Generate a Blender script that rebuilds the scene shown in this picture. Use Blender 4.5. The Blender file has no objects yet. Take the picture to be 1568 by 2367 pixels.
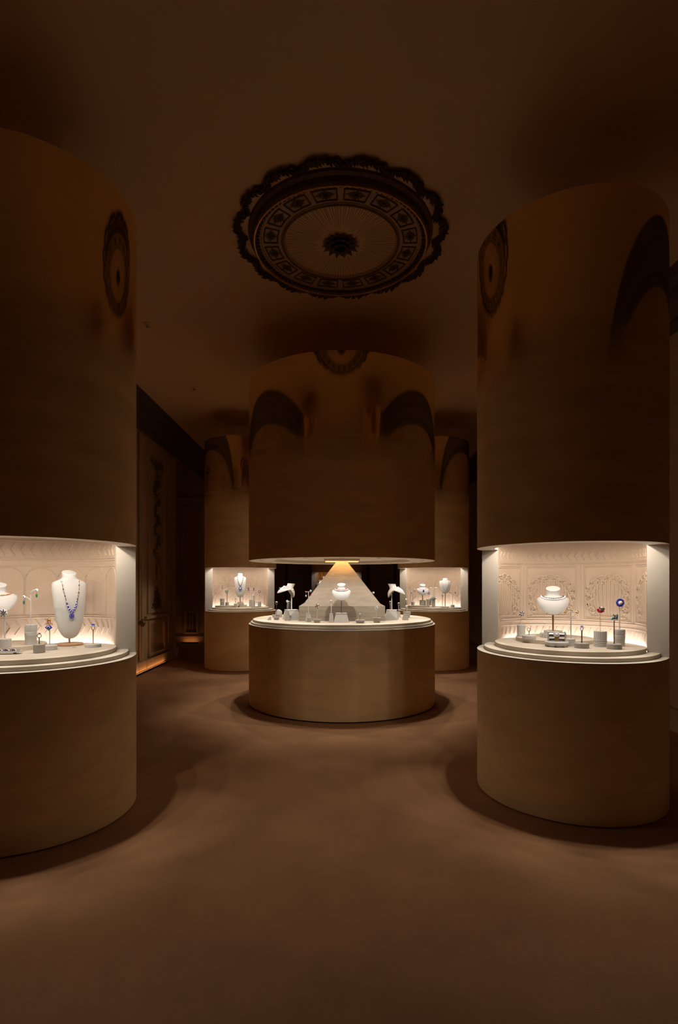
import bpy, math, random
from math import sin, cos, pi, radians as rad, sqrt
from mathutils import Matrix, Vector

# ------------------------------------------------------------------ camera, world, exposure
SC = bpy.context.scene
COL = SC.collection
FPX, HZ, EYE = 1222.0, 1346.3, 1.45          # focal length in pixels, horizon row, eye height
cam_data = bpy.data.cameras.new('camera')
cam = bpy.data.objects.new('camera', cam_data)
COL.objects.link(cam)
cam.location = (0, 0, EYE)
cam.rotation_euler = (pi / 2, 0, 0)
cam_data.sensor_fit = 'HORIZONTAL'
cam_data.sensor_width = 36.0
cam_data.lens = FPX / 1568 * 36.0
cam_data.shift_y = (HZ - 2367 / 2) / 1568
cam_data.clip_start = 0.05
SC.camera = cam

world = bpy.data.worlds.new('world')
SC.world = world
world.use_nodes = True
world.node_tree.nodes['Background'].inputs[0].default_value = (0, 0, 0, 1)
world.node_tree.nodes['Background'].inputs[1].default_value = 0

vs = SC.view_settings
vs.view_transform = 'Standard'
vs.look = 'None'
vs.exposure = 0.0
vs.gamma = 1.0
vs.use_curve_mapping = False
cy = SC.cycles
cy.max_bounces = 14
cy.diffuse_bounces = 10
cy.glossy_bounces = 5
cy.transmission_bounces = 6
cy.sample_clamp_indirect = 4.0
cy.light_sampling_threshold = 0.001
cy.use_denoising = True

# lamp powers (watts) and colours, used by the builders of the showcases below
SPOT_W, SPOT_C = 5.4, (1.0, 0.90, 0.78)
BACK_SPOT_W = 4.8
RING_W = 14.0
COVE_E, COVE_C = 62.0, (0.95, 0.97, 1.0)
APEX_E, APEX_C = 38.0, (1.0, 0.60, 0.25)
FLOOR_W, RING_FLOOR_W = 13.5, 12.0
STRIP_E, STRIP_C = 6.0, (1.0, 0.42, 0.13)

# ------------------------------------------------------------------ materials
def new_mat(name):
    m = bpy.data.materials.new(name)
    m.use_nodes = True
    nt = m.node_tree
    return m, nt, nt.nodes['Principled BSDF']

def mat(name, col, rough=0.6, metal=0.0, noise=0.0, scale=8.0, stretch=(1, 1, 1), bump=0.0, bscale=60.0, emit=None, es=0.0, trans=0.0, ior=1.45, spec=0.4):
    m, nt, b = new_mat(name)
    b.inputs['Base Color'].default_value = (*col, 1)
    b.inputs['Roughness'].default_value = rough
    b.inputs['Metallic'].default_value = metal
    b.inputs['Specular IOR Level'].default_value = spec
    if trans:
        b.inputs['Transmission Weight'].default_value = trans
        b.inputs['IOR'].default_value = ior
    if emit:
        b.inputs['Emission Color'].default_value = (*emit, 1)
        b.inputs['Emission Strength'].default_value = es
    if noise or bump:
        tc = nt.nodes.new('ShaderNodeTexCoord')
        mp = nt.nodes.new('ShaderNodeMapping')
        mp.inputs['Scale'].default_value = stretch
        nt.links.new(tc.outputs['Object'], mp.inputs['Vector'])
    if noise:
        n = nt.nodes.new('ShaderNodeTexNoise')
        n.inputs['Scale'].default_value = scale
        n.inputs['Detail'].default_value = 5
        n.inputs['Roughness'].default_value = 0.6
        nt.links.new(mp.outputs[0], n.inputs['Vector'])
        r = nt.nodes.new('ShaderNodeValToRGB')
        r.color_ramp.elements[0].position = 0.3
        r.color_ramp.elements[1].position = 0.7
        r.color_ramp.elements[0].color = (*[c * (1 - noise) for c in col], 1)
        r.color_ramp.elements[1].color = (*[min(1, c * (1 + noise)) for c in col], 1)
        nt.links.new(n.outputs[0], r.inputs[0])
        nt.links.new(r.outputs[0], b.inputs['Base Color'])
    if bump:
        n2 = nt.nodes.new('ShaderNodeTexNoise')
        n2.inputs['Scale'].default_value = bscale
        n2.inputs['Detail'].default_value = 4
        nt.links.new(mp.outputs[0], n2.inputs['Vector'])
        bp = nt.nodes.new('ShaderNodeBump')
        bp.inputs['Strength'].default_value = bump
        bp.inputs['Distance'].default_value = 0.01
        nt.links.new(n2.outputs[0], bp.inputs['Height'])
        nt.links.new(bp.outputs[0], b.inputs['Normal'])
    return m

PL = (0.79, 0.56, 0.28)
M = {}
M['plaster'] = mat('limewashed plaster', PL, 0.75, noise=0.10, scale=3.0, stretch=(1, 1, 3), bump=0.12, bscale=40)
M['carpet'] = mat('woven carpet', (0.44, 0.232, 0.115), 0.95, noise=0.12, scale=2.2, bump=0.5, bscale=260, spec=0.1)
M['ceiling'] = mat('painted ceiling', (0.72, 0.50, 0.27), 0.7, noise=0.05, scale=1.0)
M['wall'] = mat('painted boiserie', (0.46, 0.31, 0.17), 0.55, noise=0.10, scale=3.0)
M['gilt'] = mat('dark gilt', (0.16, 0.085, 0.035), 0.5, metal=0.3, noise=0.3, scale=30)
M['gold'] = mat('bright gilt', (0.75, 0.42, 0.12), 0.35, metal=0.9, noise=0.3, scale=40)
M['leaf'] = mat('bronzed plaster leaf', (0.10, 0.055, 0.028), 0.5, noise=0.3, scale=40)
M['cornice'] = mat('dark cornice paint', (0.10, 0.06, 0.035), 0.6, noise=0.15, scale=6)
M['niche'] = mat('niche plaster', (0.41, 0.305, 0.225), 0.8, noise=0.05, scale=4.0, bump=0.05, bscale=50)
M['cut'] = mat('pale smooth plaster', (0.47, 0.415, 0.35), 0.75, noise=0.05, scale=5)
M['soffit'] = mat('white soffit paint', (0.76, 0.69, 0.59), 0.6)
M['deck'] = mat('pale deck plaster', (0.62, 0.55, 0.455), 0.7, noise=0.06, scale=7)
M['pyramid'] = mat('trowelled stucco', (0.33, 0.28, 0.225), 0.75, noise=0.16, scale=5.0, stretch=(1, 1, 5), bump=0.2, bscale=14)
M['white'] = mat('white lacquer', (0.58, 0.57, 0.55), 0.45)
M['velvet'] = mat('white leatherette', (0.58, 0.57, 0.555), 0.6, noise=0.02, scale=20)
M['block'] = mat('pale stone block', (0.57, 0.555, 0.53), 0.55, noise=0.04, scale=20)
M['grey'] = mat('warm grey block', (0.40, 0.375, 0.335), 0.6, noise=0.05, scale=20)
M['brass'] = mat('brushed brass pin', (0.46, 0.34, 0.20), 0.35, metal=0.8)
M['wood'] = mat('tan lacquered disc', (0.45, 0.27, 0.15), 0.5, noise=0.12, scale=12)
M['steel'] = mat('dark steel pin', (0.16, 0.13, 0.11), 0.35, metal=0.7)
M['silver'] = mat('polished silver', (0.78, 0.77, 0.76), 0.22, metal=0.95)
M['yellow_gold'] = mat('yellow gold', (0.80, 0.50, 0.17), 0.28, metal=0.95)
M['diamond'] = mat('diamond', (0.88, 0.90, 0.94), 0.12, spec=1.0)
M['pearl'] = mat('pearl', (0.88, 0.85, 0.80), 0.25)
M['sapphire'] = mat('sapphire', (0.02, 0.03, 0.42), 0.15, spec=0.9)
M['emerald'] = mat('emerald', (0.01, 0.20, 0.10), 0.15, spec=0.9)
M['ruby'] = mat('ruby', (0.40, 0.015, 0.04), 0.15, spec=0.9)
M['onyx'] = mat('onyx', (0.025, 0.015, 0.03), 0.15, spec=0.9)
M['turquoise'] = mat('turquoise enamel', (0.08, 0.48, 0.68), 0.25)
M['red'] = mat('red enamel', (0.55, 0.03, 0.025), 0.25)
M['jade'] = mat('pale green stone', (0.18, 0.42, 0.30), 0.25)
M['tan'] = mat('copper bead', (0.45, 0.20, 0.10), 0.3, metal=0.5)
M['black'] = mat('black aperture', (0.01, 0.008, 0.006), 0.8)
M['glow_cove'] = mat('cove light diffuser', (0.9, 0.9, 0.9), 0.5, emit=COVE_C, es=COVE_E)
M['glow_lamp'] = mat('lamp lens', (0.9, 0.9, 0.9), 0.5, emit=SPOT_C, es=25.0)
M['glow_apex'] = mat('apex light diffuser', (0.9, 0.8, 0.7), 0.5, emit=APEX_C, es=APEX_E)
M['glow_strip'] = mat('warm floor strip', (0.9, 0.7, 0.5), 0.5, emit=STRIP_C, es=STRIP_E)
M['glass'] = mat('clear acrylic', (0.97, 0.97, 0.97), 0.03, trans=1.0, ior=1.45)

def mirror_mat():
    """plaster low down that passes, towards the top of the drum, into polished gold-tinted mirror lacquer"""
    m, nt, b = new_mat('plaster fading to mirror lacquer')
    L = nt.links.new
    tc = nt.nodes.new('ShaderNodeTexCoord')
    mp = nt.nodes.new('ShaderNodeMapping'); mp.inputs['Scale'].default_value = (1, 1, 3)
    L(tc.outputs['Object'], mp.inputs['Vector'])
    n = nt.nodes.new('ShaderNodeTexNoise'); n.inputs['Scale'].default_value = 3.0; n.inputs['Detail'].default_value = 5
    L(mp.outputs[0], n.inputs['Vector'])
    r = nt.nodes.new('ShaderNodeValToRGB')
    r.color_ramp.elements[0].position = 0.3; r.color_ramp.elements[1].position = 0.7
    r.color_ramp.elements[0].color = (*[c * 0.9 for c in PL], 1)
    r.color_ramp.elements[1].color = (*[c * 1.1 for c in PL], 1)
    L(n.outputs[0], r.inputs[0]); L(r.outputs[0], b.inputs['Base Color'])
    b.inputs['Roughness'].default_value = 0.75
    g = nt.nodes.new('ShaderNodeBsdfGlossy')
    g.inputs['Color'].default_value = (0.97, 0.74, 0.36, 1)
    g.inputs['Roughness'].default_value = 0.07
    sx = nt.nodes.new('ShaderNodeSeparateXYZ')
    L(tc.outputs['Object'], sx.inputs[0])
    mr = nt.nodes.new('ShaderNodeMapRange'); mr.interpolation_type = 'SMOOTHSTEP'
    mr.inputs['From Min'].default_value = 2.62; mr.inputs['From Max'].default_value = 3.12
    mr.inputs['To Min'].default_value = 0.0; mr.inputs['To Max'].default_value = 0.93
    L(sx.outputs['Z'], mr.inputs['Value'])
    mx = nt.nodes.new('ShaderNodeMixShader')
    L(mr.outputs[0], mx.inputs[0]); L(b.outputs[0], mx.inputs[1]); L(g.outputs[0], mx.inputs[2])
    L(mx.outputs[0], nt.nodes['Material Output'].inputs['Surface'])
    return m
M['mirror'] = mirror_mat()

# ------------------------------------------------------------------ mesh helpers
STUFF = {'chain_beads', 'stones', 'bib_stones', 'bib_diamonds', 'halo', 'beads', 'petals', 'centre', 'drops', 'tips', 'clasp_stones', 'pendant_ring', 'carved_garland', 'carved_frieze', 'carved_candelabrum'}
class MB:
    def __init__(s): s.v = []; s.f = []
    def add(s, v, f, mtx=None):
        o = len(s.v)
        s.v += [tuple(mtx @ Vector(p)) for p in v] if mtx is not None else [tuple(p) for p in v]
        s.f += [tuple(i + o for i in q) for q in f]
        return s
    def box(s, x0, x1, y0, y1, z0, z1, mtx=None):
        v = [(x0, y0, z0), (x1, y0, z0), (x1, y1, z0), (x0, y1, z0), (x0, y0, z1), (x1, y0, z1), (x1, y1, z1), (x0, y1, z1)]
        return s.add(v, [(3, 2, 1, 0), (4, 5, 6, 7), (0, 1, 5, 4), (1, 2, 6, 5), (2, 3, 7, 6), (3, 0, 4, 7)], mtx)
    def frustum(s, bx, by, tx, ty, z0, z1, mtx=None):
        v = [(-bx, -by, z0), (bx, -by, z0), (bx, by, z0), (-bx, by, z0), (-tx, -ty, z1), (tx, -ty, z1), (tx, ty, z1), (-tx, ty, z1)]
        return s.add(v, [(3, 2, 1, 0), (4, 5, 6, 7), (0, 1, 5, 4), (1, 2, 6, 5), (2, 3, 7, 6), (3, 0, 4, 7)], mtx)
    def lathe(s, prof, n=48, a0=0.0, a1=2 * pi, cx=0.0, cy=0.0, mtx=None, close=False):
        """profile [(r, z)...] turned about z; close joins the last profile point to the first"""
        full = abs(a1 - a0 - 2 * pi) < 1e-6
        k = n if full else n + 1
        v = []
        for i in range(k):
            a = a0 + (a1 - a0) * i / n
            v += [(cx + r * cos(a), cy + r * sin(a), z) for r, z in prof]
        m = len(prof); f = []
        for i in range(n):
            j = (i + 1) % k
            for q in range(m if close else m - 1):
                q2 = (q + 1) % m
                f.append((i * m + q, j * m + q, j * m + q2, i * m + q2))
        if not full and close:
            f.append(tuple(range(m))[::-1]); f.append(tuple((k - 1) * m + q for q in range(m)))
        return s.add(v, f, mtx)
    def tube(s, pts, r, n=6, cap=True, mtx=None):
        pts = [Vector(p) for p in pts]; v = []; f = []
        up = Vector((0, 0, 1))
        for i, p in enumerate(pts):
            d = (pts[min(i + 1, len(pts) - 1)] - pts[max(i - 1, 0)])
            d = d.normalized() if d.length > 1e-9 else up
            ref = up if abs(d.z) < 0.95 else Vector((1, 0, 0))
            u = d.cross(ref).normalized(); w = u.cross(d)
            rr = r[i] if isinstance(r, (list, tuple)) else r
            v += [tuple(p + (u * cos(2 * pi * k / n) + w * sin(2 * pi * k / n)) * rr) for k in range(n)]
        for i in range(len(pts) - 1):
            for k in range(n):
                k2 = (k + 1) % n
                f.append((i * n + k, i * n + k2, (i + 1) * n + k2, (i + 1) * n + k))
        if cap:
            f.append(tuple(range(n))[::-1]); f.append(tuple((len(pts) - 1) * n + k for k in range(n)))
        return s.add(v, f, mtx)
    def ball(s, c, r, n=8, m=5, sq=(1, 1, 1)):
        v = [(c[0], c[1], c[2] + r * sq[2])]
        for i in range(1, m):
            t = pi * i / m
            v += [(c[0] + r * sq[0] * sin(t) * cos(2 * pi * k / n), c[1] + r * sq[1] * sin(t) * sin(2 * pi * k / n), c[2] + r * sq[2] * cos(t)) for k in range(n)]
        v.append((c[0], c[1], c[2] - r * sq[2])); f = []
        for k in range(n):
            f.append((0, 1 + k, 1 + (k + 1) % n))
            b = 1 + (m - 2) * n
            f.append((len(v) - 1, b + (k + 1) % n, b + k))
            for i in range(m - 2):
                a = 1 + i * n
                f.append((a + k, a + n + k, a + n + (k + 1) % n, a + (k + 1) % n))
        return s.add(v, f)
    def prism(s, poly, z0, z1, mtx=None):
        n = len(poly)
        v = [(x, y, z0) for x, y in poly] + [(x, y, z1) for x, y in poly]
        f = [tuple(range(n))[::-1], tuple(range(n, 2 * n))] + [(i, (i + 1) % n, n + (i + 1) % n, n + i) for i in range(n)]
        return s.add(v, f, mtx)
    def torus(s, R, r, n=24, m=6, mtx=None):
        return s.lathe([(R + r * cos(2 * pi * k / m), r * sin(2 * pi * k / m)) for k in range(m)], n, mtx=mtx, close=True)

def obj(name, mb, m, parent=None, loc=(0, 0, 0), rz=0.0, smooth=True, angle=35):
    me = bpy.data.meshes.new(name)
    me.from_pydata(mb.v, [], mb.f)
    me.validate()
    me.update()
    if m is not None: me.materials.append(M[m] if isinstance(m, str) else m)
    if smooth:
        me.polygons.foreach_set('use_smooth', [True] * len(me.polygons))
        me.set_sharp_from_angle(angle=rad(angle))
    o = bpy.data.objects.new(name, me)
    COL.objects.link(o)
    o.location = loc
    o.rotation_euler = (0, 0, rz)
    if parent: o.parent = parent
    if name in STUFF: o['kind'] = 'stuff'
    return o

def tag(o, label=None, cat=None, group=None, kind=None):
    if label: o['label'] = label
    if cat: o['category'] = cat
    if group: o['group'] = group
    if kind: o['kind'] = kind
    return o

def thing(name, label, cat, loc=(0, 0, 0), rz=0.0, group=None):
    o = bpy.data.objects.new(name, None)
    COL.objects.link(o)
    o.location = loc; o.rotation_euler = (0, 0, rz)
    o.empty_display_size = 0.05
    return tag(o, label, cat, group)

def share(name, src, parent, loc=(0, 0, 0), rz=0.0):
    o = bpy.data.objects.new(name, src.data)
    COL.objects.link(o)
    o.location = loc; o.rotation_euler = (0, 0, rz); o.parent = parent
    return o

def spot(parent, loc, aim, power, cone=150, blend=0.35, col=SPOT_C, r=0.012):
    d = bpy.data.lights.new('spot_light', 'SPOT')
    d.energy = power; d.color = col; d.spot_size = rad(cone); d.spot_blend = blend; d.shadow_soft_size = r
    o = bpy.data.objects.new('spot_light', d)
    COL.objects.link(o)
    o.parent = parent; o.location = loc
    o.rotation_euler = (Vector(aim) - Vector(loc)).to_track_quat('-Z', 'Y').to_euler()
    return o

def at(px, d, z):                       # world point at image column px, depth d, height z
    return Vector(((px - 784) / FPX * d, d, z))
def zat(py, d):                         # height seen at image row py and depth d
    return EYE - (py - HZ) * d / FPX
def dep(py, z):                         # depth at which the level z shows at row py
    return (EYE - z) * FPX / (py - HZ)

# ------------------------------------------------------------------ room shell
CEIL, XL, XR, YB, YF = 4.333, -3.21, 3.30, 15.6, -5.0
tag(obj('floor', MB().box(-4.6, XR + .2, YF - .2, YB + .2, -0.1, 0.0), 'carpet', smooth=False), kind='structure')
tag(obj('ceiling', MB().box(-4.6, XR + .2, YF - .2, YB + .2, CEIL, CEIL + 0.1), 'ceiling', smooth=False), kind='structure')

def wall(name, mb): return tag(obj(name, mb, 'wall', smooth=False), kind='structure')
wl = wall('wall_left', MB().box(XL - .9, XL, YF - .2, 10.4, 0, CEIL))
wj = wall('wall_left_recess', MB().box(-4.5, -3.95, 10.4, 12.7, 0, CEIL))
wp = wall('wall_back_left', MB().box(-4.5, -2.55, 12.7, 13.1, 0, CEIL))
wr = wall('wall_right', MB().box(XR, XR + .2, YF - .2, YB + .2, 0, CEIL))
wb = wall('wall_back', MB().box(-4.5, XR, YB, YB + .2, 0, CEIL))
wall('wall_front', MB().box(-4.6, XR + .2, YF - .2, YF, 0, CEIL))

def frame_mb(axis, p, s0, s1, z0, z1, w=0.05, t=0.03, sgn=1):
    """raised picture-frame moulding lying on a wall plane: axis 'x' wall at x=p running in y, 'y' wall at y=p running in x"""
    mb = MB()
    def bx(a0, a1, b0, b1, th):
        if axis == 'x':
            mb.box(min(p, p + sgn * th), max(p, p + sgn * th), a0, a1, b0, b1)
        else:
            mb.box(a0, a1, min(p, p + sgn * th), max(p, p + sgn * th), b0, b1)
    for th, q in ((t, 0.0), (t * 0.55, w)):
        ww = w if q == 0 else w * 0.5
        bx(s0 + q, s1 - q, z0 + q, z0 + q + ww, th); bx(s0 + q, s1 - q, z1 - q - ww, z1 - q, th)
        bx(s0 + q, s0 + q + ww, z0 + q + ww, z1 - q - ww, th); bx(s1 - q - ww, s1 - q, z0 + q + ww, z1 - q - ww, th)
    return mb

rng = random.Random(7)
def leaf_cluster(pts, size, normal_axis='x', sgn=1, spread=1.0, per=3):
    """small folded leaves scattered about the given (s, z) points of a wall ornament at depth 0"""
    mb = MB()
    for (s, z, sc) in pts:
        for k in range(per):
            a = rng.uniform(0, 2 * pi); l = size * sc * rng.uniform(.7, 1.2); w = l * .38
            cs = s + rng.uniform(-1, 1) * size * sc * spread * .6; cz = z + rng.uniform(-1, 1) * size * sc * spread * .6
            d0 = rng.uniform(.004, .02)
            P = [(0, 0, d0), (l * .5, w, d0 * .4), (l, 0, d0 + .012), (l * .5, -w, d0 * .4), (l * .5, 0, d0 + .012)]
            v = []
            for (u, q, dd) in P:
                ss = cs + u * cos(a) - q * sin(a); zz = cz + u * sin(a) + q * cos(a)
                v.append((sgn * dd, ss, zz) if normal_axis == 'x' else (ss, sgn * dd, zz))
            mb.add(v, [(0, 1, 4), (1, 2, 4), (2, 3, 4), (3, 0, 4)])
    return mb

# left wall: pilaster rods, tall carved panel, dado panel, baseboard planks, cornice
def left_bay(y0, k):
    """one bay of the panelled left wall, y0..y0+2.1"""
    obj('panel_frame', frame_mb('x', XL, y0 + .42, y0 + 1.34, 0.93, 3.72), 'wall', wl, smooth=False)
    obj('panel_frame', frame_mb('x', XL, y0 + .46, y0 + 1.30, 0.20, 0.80), 'wall', wl, smooth=False)
    obj('chair_rail', MB().box(XL, XL + .05, y0 + .3, y0 + 1.46, 0.84, 0.89), 'wall', wl, smooth=False)
    for q in (0.06, 0.14):
        obj('fluted_rod', MB().tube([(XL + .02, y0 + q, 0.2), (XL + .02, y0 + q, 3.85)], .022, 8), 'wall', wl)
    obj('rod_knot', MB().ball((XL + .03, y0 + .10, 0.80), .07, 8, 6), 'gilt', wl)
    for q in (1.50, 1.62, 1.74):
        obj('pilaster_fillet', MB().box(XL, XL + .025, y0 + q, y0 + q + .04, 0.2, 3.85), 'wall', wl, smooth=False)
    yc = y0 + .88
    pts = [(yc + .10 * sin(i * 1.3), 3.35 - i * .075, 1.0 - .02 * i) for i in range(22)]
    o = obj('carved_garland', leaf_cluster(pts, .075, per=9, spread=1.5), 'gilt', wl, loc=(XL + .004, 0, 0), smooth=False)
    obj('garland_tail', MB().tube([(XL + .012, yc, 1.78), (XL + .012, yc, 1.52)], .012, 6), 'gilt', wl)
    pts = [(yc - .3 + .05 * i, 3.52 + .03 * sin(i * 2), .7) for i in range(13)]
    obj('carved_frieze', leaf_cluster(pts, .06, per=7), 'gilt', wl, loc=(XL + .004, 0, 0), smooth=False)
    pts = [(yc + (j - i / 2) * .10, 1.34 - i * .09, .8) for i in range(5) for j in range(i + 1)]
    obj('carved_candelabrum', leaf_cluster(pts, .07, per=7), 'gilt', wl, loc=(XL + .004, 0, 0), smooth=False)
for k, y0 in enumerate((4.2, 6.3, 8.4)): left_bay(y0, k)
bb = tag(obj('baseboard_left', MB().box(XL, XL + .03, YF, 10.4, 0, 0.03), 'wall', smooth=False), kind='structure')
yy = 7.0; src = None
while yy < 10.38:
    if src is None: src = obj('plank', MB().box(0, .045, 0, .33, 0.03, 0.17), 'wall', bb, loc=(XL, yy, 0), smooth=False)
    else: share('plank', src, bb, (XL + rng.uniform(-.004, .004), yy, 0))
    yy += .342
prof = [(0, 3.90), (.05, 3.90), (.07, 3.96), (.06, 4.0), (.16, 4.12), (.19, 4.2), (.24, 4.24), (.27, CEIL), (0, CEIL)]
def run_y(x, sgn, y0, y1):
    mb = MB(); n = len(prof)
    v = [(x + sgn * d, y0, z) for d, z in prof] + [(x + sgn * d, y1, z) for d, z in prof]
    return mb.add(v, [(i, (i + 1) % n, n + (i + 1) % n, n + i) for i in range(n)] + [tuple(range(n)), tuple(range(n, 2 * n))[::-1]])
tag(obj('trim_1', run_y(XL, 1, YF, 12.7), 'cornice', smooth=False), kind='structure')
tag(obj('trim_2', run_y(XR, -1, YF, YB), 'cornice', smooth=False), kind='structure')
tag(obj('baseboard_right', MB().box(XR - .04, XR, YF, YB, 0, .18).box(XR - .06, XR, YF, YB, .18, .22), 'wall', smooth=False), kind='structure')
for y0 in (9.5, 11.5, 13.5):
    obj('panel_frame', frame_mb('x', XR, y0 + .2, y0 + 1.6, 0.95, 3.7, sgn=-1), 'wall', wr, smooth=False)
    obj('panel_frame', frame_mb('x', XR, y0 + .2, y0 + 1.6, 0.28, 0.85, sgn=-1), 'wall', wr, smooth=False)
# pier of the back-left wall and the far wall
obj('panel_frame', frame_mb('y', 12.7, -3.72, -3.38, 0.22, 0.78, w=.03, sgn=-1), 'wall', wp, smooth=False)
obj('panel_frame', frame_mb('y', 12.7, -3.72, -3.38, 0.86, 1.06, w=.03, sgn=-1), 'wall', wp, smooth=False)
obj('panel_frame', frame_mb('y', 12.7, -3.80, -3.30, 1.15, 3.3, w=.04, sgn=-1), 'wall', wp, smooth=False)
for q in (-3.62, -3.55, -3.48):
    obj('fluted_rod', MB().tube([(q, 12.69, .28), (q, 12.69, .72)], .016, 6), 'gilt', wp)
obj('lintel_moulding', MB().box(-3.9, -2.6, 12.60, 12.7, 3.35, 3.47), 'wall', wp, smooth=False)
obj('skirting_board', MB().box(-3.9, -2.6, 12.66, 12.7, 0, .16), 'wall', wp, smooth=False)
for x0 in (-2.35, -1.55, -.75, .05, .85, 1.65):
    obj('panel_frame', frame_mb('y', YB, x0 + .08, x0 + .66, 0.95, 3.7, w=.06, t=.05, sgn=-1), 'wall', wb, smooth=False)
    obj('fluted_rod', MB().tube([(x0, YB - .03, .2), (x0, YB - .03, 3.9)], .04, 8), 'gilt', wb)
obj('dado_rail', MB().box(-2.6, XR, YB - .06, YB, .82, .90), 'wall', wb, smooth=False)
# warm light strips on the floor along the panelling
def floor_strip(x0, x1, y0, y1, label):
    t = thing('floor_light_strip', label, 'light strip', ((x0 + x1) / 2, (y0 + y1) / 2, 0))
    hx, hy = (x1 - x0) / 2, (y1 - y0) / 2
    lip = MB().box(-hx, hx, -hy, hy, 0, .012)
    if hx < hy: lip.box(hx - .004, hx, -hy, hy, .012, .030)
    else: lip.box(-hx, hx, -hy, -hy + .004, .012, .030)
    obj('housing', lip, 'black', t, smooth=False)
    obj('diffuser', MB().box(-hx * .8, hx * .8, -hy * .99, hy * .99, .012, .016), 'glow_strip', t, smooth=False)
floor_strip(XL + .06, XL + .10, 7.2, 9.6, 'amber light strip on the floor along the panelled left wall')
floor_strip(-3.75, -3.35, 12.56, 12.60, 'short amber light strip below the far left pier')

# ------------------------------------------------------------------ showcase columns
R, RI, ZR, Z2, Z3, ZW, ZT = 0.612, 0.487, 0.971, 0.995, 1.023, 1.695, 3.833
ZN = 1.80                                 # niche ceiling, above the lip that hides the lamps
def arc(r, a0, a1, n, cx=0, cy=0, ry=None):
    return [(cx + r * cos(a0 + (a1 - a0) * i / n), cy + (ry or r) * sin(a0 + (a1 - a0) * i / n)) for i in range(n + 1)]
def onwall(u, z, off=0.0):                # u metres to the right of the niche's middle line
    a = u / RI; r = RI - off
    return (r * sin(a), r * cos(a), z)
def relief(mb, path, r=.005, n=5, off=0.0):
    keep = [k for k, p in enumerate(path) if abs(p[0]) <= .752]
    if len(keep) < 2: return
    path = [path[k] for k in keep]
    if isinstance(r, list): r = [r[k] for k in keep]
    mb.tube([onwall(u, z, off) for u, z in path], r, n)
def seg(p, q, k=6): return [(p[0] + (q[0] - p[0]) * i / k, p[1] + (q[1] - p[1]) * i / k) for i in range(k + 1)]
def rarc(cu, cz, ru, rz_, a0, a1, k=10): return [(cu + ru * cos(a0 + (a1 - a0) * i / k), cz + rz_ * sin(a0 + (a1 - a0) * i / k)) for i in range(k + 1)]

def chevrons(z0, z1, du, tilt, both=True):
    mb = MB(); n = int(1.44 / du); zm = (z0 + z1) / 2
    for i in range(n):
        u = -.72 + i * du
        if both:
            relief(mb, seg((u + tilt, z1 - .006), (u, zm), 2), .0055, 4); relief(mb, seg((u, zm), (u + tilt, z0 + .006), 2), .0055, 4)
        else:
            relief(mb, seg((u, z1), (u + tilt, z0), 2), .0055, 4)
    return mb
def band(z, r=.005): 
    mb = MB(); relief(mb, seg((-.76, z), (.76, z), 40), r, 5); return mb

def shell_relief(u0, zb, w, h):
    """fan-shaped palmette: reeds rising from a narrow foot to a scalloped outline, volutes at the sides"""
    mb = MB()
    foot = .13 * w / .34
    for i in range(15):
        t = (i - 7) / 7
        a = pi / 2 - t * 1.75
        eu, ez = u0 + w * .40 * cos(a) * (1 if abs(t) < .9 else .95), zb + h * .52 + h * .37 * sin(a)
        p0 = (u0 + t * foot, zb); pm = (u0 + t * foot * 1.4 + (eu - u0) * .28, zb + (ez - zb) * .45 + .03 * (1 - abs(t)))
        path = []
        for k in range(9):
            s = k / 8
            path.append(((1 - s) ** 2 * p0[0] + 2 * s * (1 - s) * pm[0] + s * s * eu, (1 - s) ** 2 * p0[1] + 2 * s * (1 - s) * pm[1] + s * s * ez))
        relief(mb, path, [.0045 + .0045 * k / 8 for k in range(9)], 5)
    for i in range(9):
        t = (i - 4) / 4; a = pi / 2 - t * 1.72
        cu, cz = u0 + w * .43 * cos(a), zb + h * .52 + h * .40 * sin(a)
        relief(mb, rarc(cu, cz, w * .115, h * .115, a - 1.7, a + 1.7, 10), .008, 6)
        relief(mb, rarc(cu, cz, w * .06, h * .06, a - 1.9, a + 1.9, 8), .006, 5)
    for i in range(6):
        t = (i - 2.5) / 2.5; a = pi / 2 - t * 1.2
        cu, cz = u0 + w * .29 * cos(a), zb + h * .50 + h * .30 * sin(a)
        relief(mb, rarc(cu, cz, w * .09, h * .09, a - 1.5, a + 1.5, 8), .007, 5)
    for sg in (-1, 1):
        cu, cz = u0 + sg * w * .40, zb + h * .15
        path = []
        for k in range(17):
            b = k / 16 * 2.6 * pi; rr = w * .10 * (1 - k / 21)
            path.append((cu + sg * rr * cos(b), cz + rr * sin(b)))
        relief(mb, path, .008, 6)
    relief(mb, seg((u0 - foot * 1.15, zb), (u0 + foot * 1.15, zb), 5), .006, 5)
    relief(mb, seg((u0 - foot * 1.3, zb - .025), (u0 + foot * 1.3, zb - .025), 5), .006, 5)
    return mb

def palm_relief(u0, z0, h, n, seed):
    r_ = random.Random(seed); mb = MB()
    relief(mb, seg((u0, z0), (u0 + .01, z0 + h * .5), 6), .007, 6)
    for i in range(n):
        a = pi / 2 + (i - (n - 1) / 2) / (n - 1) * 3.6
        L = h * r_.uniform(.40, .52); path = []
        for k in range(8):
            s = k / 7
            path.append((u0 + L * s * cos(a) * 1.0, z0 + h * .5 + L * s * sin(a) - L * .42 * s * s))
        relief(mb, path, [.006 - .004 * k / 7 for k in range(8)], 5)
        for k in range(2, 8):
            p = path[k]
            for sg in (-1, 1):
                relief(mb, [p, (p[0] + .03 * cos(a + sg * .9), p[1] + .03 * sin(a + sg * .9) - .02)], .003, 4)
    return mb

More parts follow.
